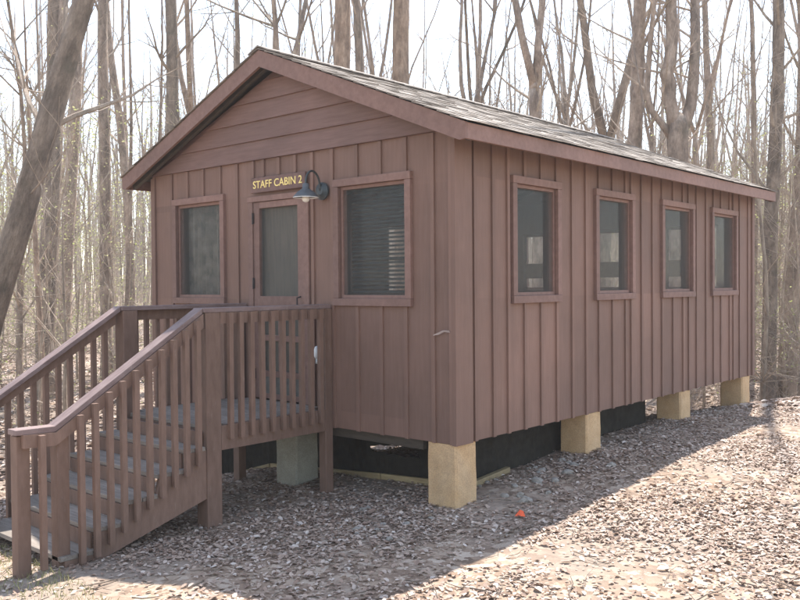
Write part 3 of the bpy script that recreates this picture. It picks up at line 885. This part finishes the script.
# the low forked tree over the roof: explicit limbs
def fork_tree():
    rn = random.Random(77); tr = MB(); cr = MB()
    tp = [(0,0,-.5),(0,0,.0)]+[(.02*math.sin(k*1.1), .02*math.sin(k*.7), .35*k) for k in range(1,15)]+[(.0,.0,5.3),(.02,0,5.48),(.04,0,5.62),(.05,0,5.70)]
    tr.tube(tp, [.30,.24]+[.205-.003*k+.018*math.sin(k*1.9) for k in range(1,15)]+[.19,.18,.11,.02], 18, .08, rn)
    sx = Vector((.75,.66,0))
    def P(s, z, d=0): return tuple(sx*s + Vector((-.66,.75,0))*d + Vector((0,0,z)))
    arms = [([P(-.03,5.3),P(-.08,5.65),P(-.14,5.95),P(-.13,6.25),P(-.20,6.4),P(-.13,6.6),P(-.09,7.0),P(-.12,8.2),P(-.2,10.5),P(-.3,14)], [.14,.13,.12,.12,.13,.115,.11,.10,.07,.02]),
            ([P(.04,5.3),P(.15,5.55),P(.25,5.85),P(.30,6.3),P(.34,7.0),P(.40,7.6,.2),P(.5,9,.4),P(.8,13,.8)], [.12,.115,.105,.10,.09,.085,.05,.015]),
            ([P(-.08,5.2),P(-.25,5.45),P(-.48,5.75),P(-.55,6.1),P(-.50,6.8),P(-.47,7.6,-.2),P(-.6,9,-.3)], [.075,.065,.06,.055,.05,.04,.01]),
            ([P(-.08,3.0),P(-.25,3.4),P(-.34,3.9),P(-.40,4.7),P(-.55,5.4),P(-.8,7)], [.05,.045,.04,.035,.025,.008])]
    for p, r_ in arms:
        tr.tube(p, r_, 10, .05, rn)
        for _ in range(7):
            i = rn.randint(2, len(p)-1); a_ = rn.uniform(0,6.28)
            grow(rn, cr, p[i], Vector((math.cos(a_),math.sin(a_),rn.uniform(.2,1))), .022, rn.uniform(1.2,2.6), 1, 2)
    return tr.mesh('trunk', M['bark'], True), cr.mesh('crown', M['twig']), None
plant(fork_tree(), -2.31, 9.60, 'tree', 'gnarled grey tree forking into heavy arms above the right half of the roof', tilt=(-.01,.014))

# saplings with fine twigs
SAP = [make_tree(200+i, random.uniform(3.2,7.5), random.uniform(.018,.034), .5, 15, None, wob_=.05, lev=3, lsc=.75, bk='twig', low=8, leaves=(0, 260, 120, 420)[i%4]) for i in range(8)]
hs = [(-8.2,-.4),(-9.0,.6),(-7.6,.9),(-11.5,.6),(-10.2,3.2),(-8.8,3.4),(-12.8,4.4),(-15,3.0),(-9.6,4.6),(-7.4,4.9),(-14,1.0),(-11,6.6),
      (.9,13.2),(-.6,13.0),(-1.0,11.4),(-1.3,14.6),(-.3,15.5),(-2.2,13.4),(-.9,16.5),(-2.6,11.6),(-3.6,13.0),(-1.9,17.5),(-3.2,18)]
def sap_label(x, y):
    return ('thin twiggy sapling in the brush left of the cabin', 'saplings left of the cabin') if x < -6.5 else ('thin twiggy sapling in the brush beyond the right end of the cabin', 'saplings right of the cabin')
rn = random.Random(21)
cnt = 0
def clear(x, y, m=.8): return not (-W-m < x < m and -3.2-m*0 < y < L+m)
def wedge(rn, d0, d1, a0=-31, a1=29):
    D = math.sqrt(rn.uniform(d0*d0, d1*d1)); a = R(rn.uniform(a0, a1))
    d = Vector((fw.x, fw.y, 0)).normalized(); s = Vector((rt.x, rt.y, 0)).normalized()
    p = CAM + (d*math.cos(a) + s*math.sin(a))*D
    return p.x, p.y, math.degrees(a)
for k in range(120):
    if k < len(hs): x, y = hs[k]; x += rn.uniform(-.3,.3); y += rn.uniform(-.3,.3)
    else:
        x, y, a_ = wedge(rn, 16, 34, *((-29,-17), (13,28), (13,28))[k%3])
    if not clear(x, y, 1.2): continue
    l, gname = sap_label(x, y)
    plant(SAP[rn.randrange(8)], x, y, 'sapling', l, gname, rot=rn.uniform(0,6.28), sc=rn.uniform(.7,1.25), cat='sapling')
# background trees
BG = [make_tree(300+i, rn.uniform(15,21), rn.uniform(.05,.125), rn.uniform(2.5,5.5), 10, (None, rn.uniform(5,8))[i%2], wob_=.028, lev=2 if i%3 else 3, lsc=1.1) for i in range(9)]
rn = random.Random(33)
placed = [(h[0],h[1]) for h in HERO]+[(-15,2),(-18,4)]
n_bg = 0
while n_bg < 150:
    x, y, a_ = wedge(rn, 21, 66, -33, 33)
    if any((x-p)**2+(y-q)**2 < 2.0 for p, q in placed) or not clear(x, y, 2): continue
    placed.append((x, y)); n_bg += 1
    if a_ < -10: l, gname = 'bare background tree standing in the woods left of the cabin', 'woods left of the cabin'
    elif a_ < 14: l, gname = 'bare background tree rising in the woods behind the cabin roof', 'woods behind the roof'
    else: l, gname = 'bare background tree standing in the woods right of the roof', 'woods right of the roof'
    s = rn.uniform(.8,1.2)
    plant(BG[rn.randrange(9)], x, y, 'forest_tree', l, gname, rot=rn.uniform(0,6.28), sc=s, scr=s*rn.uniform(.6,1.15), tilt=(rn.gauss(0,.03), rn.gauss(0,.03)))
# trees to the sides and behind the viewer that shade and would be seen from another step
for (x, y) in ((-7.5,-6.5),(-11,-4),(-14,-9),(9.5,9),(12,4),(8,15),(14,12),(-9,-11),(5.5,19),(17,20)):
    plant(BG[rn.randrange(9)], x, y, 'forest_tree', 'bare tree standing in the open woods beside the clearing', 'trees around the clearing', rot=rn.uniform(0,6.28), sc=rn.uniform(.85,1.15))

# far woods that read as one mass
rn = random.Random(55); fwm = MB()
for k in range(1500):
    x, y, a_ = wedge(rn, 60, 135, -36, 36)
    z0_ = gz(x, y)-.3; H = rn.uniform(12, 21); r_ = rn.uniform(.05,.20)
    p = wander(rn, (x,y,z0_), (rn.gauss(0,.04),rn.gauss(0,.04),1), H, 4, .03)
    fwm.tube([tuple(q) for q in p], [r_, r_*.85, r_*.7, r_*.45, .01], 4)
    for j in range(9):
        i = rn.randint(1,3); q = p[i].lerp(p[i+1], rn.random()); a2 = rn.uniform(0,6.28)
        e_ = q+Vector((math.cos(a2)*rn.uniform(.8,2.6), math.sin(a2)*rn.uniform(.8,2.6), rn.uniform(1,3.2)))
        fwm.tube([tuple(q), tuple(q.lerp(e_,.5)+Vector((0,0,-.2))), tuple(e_)], [r_*.3, r_*.18, .01], 3)
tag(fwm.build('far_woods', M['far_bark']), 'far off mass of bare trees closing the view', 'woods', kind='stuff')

# undergrowth of bare stems
rn = random.Random(66); ug = MB()
for k in range(4200):
    far = k > 1500
    x, y, a_ = wedge(rn, 30 if far else 15, 75 if far else 31, -33, 33)
    if not clear(x, y, 2.0): continue
    if not far and x < -5 and k % 3: continue
    if noise.noise(Vector((x*.16, y*.16, 9))) < (.02 if x < -5 else -.12): continue
    z0_ = gz(x, y)-.03; hh = rn.uniform(.5,2.0)*(1.4 if far else .8)
    for j in range(rn.randint(2,4)):
        p = wander(rn, (x+rn.gauss(0,.1),y+rn.gauss(0,.1),z0_), (rn.gauss(0,.4),rn.gauss(0,.4),1), hh*rn.uniform(.6,1.1), 4, .16)
        rr_ = .0045 if not far else .009
        ug.tube([tuple(q) for q in p], [rr_, rr_*.85, rr_*.7, rr_*.5, .002], 3)
        for _ in range(3):
            i = rn.randint(1,3); e_ = p[i]+Vector((rn.gauss(0,.25),rn.gauss(0,.25),rn.uniform(.05,.4)))
            ug.tube([tuple(p[i]), tuple(e_)], [rr_*.7, .002], 3)
tag(ug.build('undergrowth', M['twig']), 'tangle of thin bare brush stems on the forest floor', 'undergrowth', kind='stuff')
# pale young leaves hanging in the understory
rs = np.random.RandomState(4)
yl = MB(); rn = random.Random(91)
for c in range(150):
    x, y, a_ = wedge(rn, 22, 60, -31, -16) if c < 95 else wedge(rn, 26, 60, 16, 29)
    zc = gz(x,y)+rn.uniform(1.0,6.5)
    for j in range(230):
        p = Vector((x+rn.gauss(0,1.1), y+rn.gauss(0,1.1), zc+rn.gauss(0,.45))); s_ = rn.uniform(.02,.045)
        a_ = Vector((rn.gauss(0,1),rn.gauss(0,1),rn.gauss(0,.5))).normalized(); b_ = a_.orthogonal().normalized()
        n = len(yl.v); yl.v += [tuple(p-a_*s_), tuple(p+b_*s_*.7), tuple(p+a_*s_), tuple(p-b_*s_*.7)]; yl.f.append((n,n+1,n+2,n+3))
tag(yl.build('understory_leaves', M['young']), 'sparse pale green young leaves of the distant understory', 'foliage', kind='stuff')

# ------------------------------------------------------------------ leaf litter
def litter(n, sampler, smin, smax, seed, name, label, mat):
    rs = np.random.RandomState(seed)
    pts = sampler(rs, n)
    n = len(pts)
    z = np.array([gz(a, b) for a, b in pts])
    ang = rs.uniform(0, 2*np.pi, n); s = rs.uniform(smin, smax, n)
    tilt = rs.normal(0, .24, (n,2)); curl = rs.uniform(.05,.6,n)
    d = np.stack([np.cos(ang), np.sin(ang), tilt[:,0]], 1); e = np.stack([-np.sin(ang), np.cos(ang), tilt[:,1]], 1)
    c = np.stack([pts[:,0], pts[:,1], z+rs.uniform(.001,.013,n)], 1)
    upv = np.zeros((n,3)); upv[:,2] = curl*s*.35
    S_ = s[:,None]
    # folded leaf: six points, two quads
    P = [c-d*S_*.5, c-d*S_*.12+e*S_*.30+upv, c+d*S_*.26+e*S_*.24+upv, c+d*S_*.55, c+d*S_*.26-e*S_*.24+upv*.8, c-d*S_*.12-e*S_*.30+upv*.8]
    V = np.stack(P, 1).reshape(-1,3); b = (np.arange(n)*6)[:,None]
    F = np.concatenate([b+np.array([[0,1,2,3]]), b+np.array([[0,3,4,5]])], 0)
    o = link(name, np_mesh(name, V, F, mat)); tag(o, label, 'leaves', kind='stuff'); return o
d2 = np.array([fw.x, fw.y])/math.hypot(fw.x, fw.y); s2 = np.array([rt.x, rt.y])/math.hypot(rt.x, rt.y)
def samp(dmin, dmax, p=1.0, half=30):
    def f(rs, n):
        D = np.sqrt(rs.uniform(dmin**2, dmax**2, n)) if p == 1 else dmin*(dmax/dmin)**rs.uniform(0,1,n)
        a = np.radians(rs.uniform(-half, half, n))
        q = np.array([CAM.x, CAM.y]) + (np.cos(a)*D)[:,None]*d2 + (np.sin(a)*D)[:,None]*s2
        # thin the litter where bare soil shows and under the cabin
        keep = np.ones(n, bool)
        for i in range(n):
            x, y = q[i]
            den = .58+1.0*noise.noise(Vector((x*.8, y*.8, 2)))+.35*noise.noise(Vector((x*3, y*3, 7)))
            if -W < x < -.3 and .55 < y < L: den = .12
            if y < -2.0-.15*x*0 and x > -1.9 and x < 1.2: den *= .45
            if rs.rand() > den: keep[i] = False
        return q[keep]
    return f
litter(170000, samp(3.9, 12.5), .018, .048, 1, 'leaf_litter', 'dry tan leaves scattered over the soil around the cabin', M['litter'])
litter(80000, samp(12, 45, 2), .07, .15, 2, 'leaf_litter', 'dry tan leaves covering the forest floor farther off', M['litter'])
litter(4500, samp(4.0, 13), .045, .078, 5, 'leaf_litter', 'larger curled oak leaves among the dry litter', M['litter'])
rn = random.Random(31); ftw = MB()
for k in range(900):
    D = rn.uniform(4.2, 14); a_ = R(rn.uniform(-30,30)); x = CAM.x+math.cos(a_)*D*d2[0]+math.sin(a_)*D*s2[0]; y = CAM.y+math.cos(a_)*D*d2[1]+math.sin(a_)*D*s2[1]
    if -W < x < -.3 and .5 < y < L: continue
    an = rn.uniform(0,6.28); ln = rn.uniform(.06,.38); pts = []
    for j in range(4):
        pts.append((x, y, gz(x,y)+.012+rn.uniform(0,.012))); an += rn.gauss(0,.35); x += math.cos(an)*ln/3; y += math.sin(an)*ln/3
    q_ = rn.uniform(.0015,.005); ftw.tube(pts, [q_,q_*.9,q_*.7,q_*.4], 4)
tag(ftw.build('fallen_twigs', M['bark']), 'small broken twigs lying in the leaf litter', 'twigs', kind='stuff')
# grass in the sunny bottom left corner
rn = random.Random(8); gr = MB()
for k in range(1100):
    x = rn.uniform(-2.4,-.1); y = -2.66-(x+.9)*.10-abs(rn.gauss(0,.25))
    z0_ = gz(x, y); h_ = rn.uniform(.02,.055); a_ = rn.uniform(0,6.28); w_ = .0022
    n = len(gr.v); lx, ly = math.cos(a_)*w_, math.sin(a_)*w_; bx, by = rn.gauss(0,.015), rn.gauss(0,.015)
    gr.v += [(x-lx,y-ly,z0_-.003),(x+lx,y+ly,z0_-.003),(x+lx*.7+bx*.5,y+ly*.7+by*.5,z0_+h_*.6),(x+bx,y+by,z0_+h_)]
    gr.f.append((n,n+1,n+2,n+3))
tag(gr.build('grass', M['grass']), 'short thin grass in the sunny strip by the steps', 'grass', kind='stuff')

# rocks beside the piers
rn = random.Random(14)
def rock_mesh(seed, s):
    r2 = random.Random(seed); import bmesh
    bm = bmesh.new(); bmesh.ops.create_icosphere(bm, subdivisions=2, radius=1)
    for v in bm.verts:
        k = 1+.35*noise.noise(v.co*1.3+Vector((seed,0,0)))+.12*noise.noise(v.co*4+Vector((seed,3,0)))
        v.co = Vector((v.co.x*k*s, v.co.y*k*s*.75, v.co.z*k*s*.5))
    me = bpy.data.meshes.new('rock'); bm.to_mesh(me); bm.free(); me.materials.append(M['rock']); return me
RM = [rock_mesh(k*7+1, 1.0) for k in range(5)]
def rock(x, y, s, label, group=None):
    o = link('rock', RM[rn.randrange(5)]); o.location = (x, y, gz(x,y)+s*.12); o.scale = (s,s,s); o.rotation_euler = (rn.gauss(0,.2), rn.gauss(0,.2), rn.uniform(0,6.28))
    tag(o, label, 'rock', group)
for _ in range(26):
    t = rn.random(); x = rn.uniform(-.32,.42); y = rn.uniform(.35,1.9) 
    rock(x, y, rn.uniform(.025,.06), 'small pale rock among the leaves just right of the corner pier', 'rocks right of the corner pier')
for _ in range(12):
    rock(rn.uniform(-.9,.1), rn.uniform(-1.1,-.15), rn.uniform(.018,.04), 'small grey stone on the shaded soil in front of the corner pier', 'stones in front of the corner pier')
b = MB(); b.v = [(-.035,-.02,.0),(.03,-.025,.01),(.04,.015,.0),(-.02,.03,.012),(.0,0,.05),(.03,.0,.045)]
b.f = [(0,1,4),(1,2,5),(1,5,4),(2,3,5),(3,4,5),(3,0,4),(0,3,2,1)]
o = b.build('orange_scrap', M['orange']); o.location = (.528,.104,gz(.528,.104)+.012); tag(o, 'bright orange scrap of plastic on the ground near the shadow edge', 'scrap')

# ------------------------------------------------------------------ light
SD = Vector((.176, -.585, -1)).normalized()
elev = math.asin(-SD.z); azi = math.atan2(-SD.x, -SD.y)      # from +Y towards +X
sun = bpy.data.lights.new('sun', 'SUN'); sun.energy = 4.2; sun.angle = R(.5); sun.color = (1, .955, .895)
so2 = bpy.data.objects.new('sun', sun); COL.objects.link(so2)
so2.rotation_euler = SD.to_track_quat('-Z', 'Y').to_euler(); so2.location = (0, 0, 30)
w = bpy.data.worlds.new('World'); S.world = w; w.use_nodes = True
nt = w.node_tree; bg = nt.nodes['Background']; sky = nt.nodes.new('ShaderNodeTexSky'); sky.sky_type = 'NISHITA'; sky.sun_disc = False
sky.sun_elevation = elev; sky.sun_rotation = azi; sky.air_density = 1.2; sky.dust_density = .4; sky.ozone_density = 1.0
hs_ = nt.nodes.new('ShaderNodeHueSaturation'); hs_.inputs['Saturation'].default_value = .78
nt.links.new(sky.outputs[0], hs_.inputs['Color']); nt.links.new(hs_.outputs[0], bg.inputs[0]); bg.inputs[1].default_value = .15

S.view_settings.view_transform = 'Standard'; S.view_settings.look = 'None'; S.view_settings.gamma = 1; S.view_settings.use_curve_mapping = False
S.view_settings.exposure = 1.42
S.render.engine = 'CYCLES'
S.cycles.max_bounces = 6; S.cycles.transparent_max_bounces = 12; S.cycles.diffuse_bounces = 3
S.cycles.use_denoising = True
S.cycles.volume_bounces = 1
hz = MB(); hz.box(-330, 330, -330, 330, -8, 34)
hm = bpy.data.materials.new('pale_air'); hm.use_nodes = True
hn = hm.node_tree; hn.nodes.remove(hn.nodes['Principled BSDF'])
pv = hn.nodes.new('ShaderNodeVolumePrincipled'); pv.inputs['Color'].default_value = (.95,.96,.99,1); pv.inputs['Density'].default_value = .0012
pv.inputs['Anisotropy'].default_value = .2
hn.links.new(pv.outputs[0], hn.nodes['Material Output'].inputs['Volume'])
tag(hz.build('haze', hm), 'pale bright air between the trees', 'haze', kind='stuff')
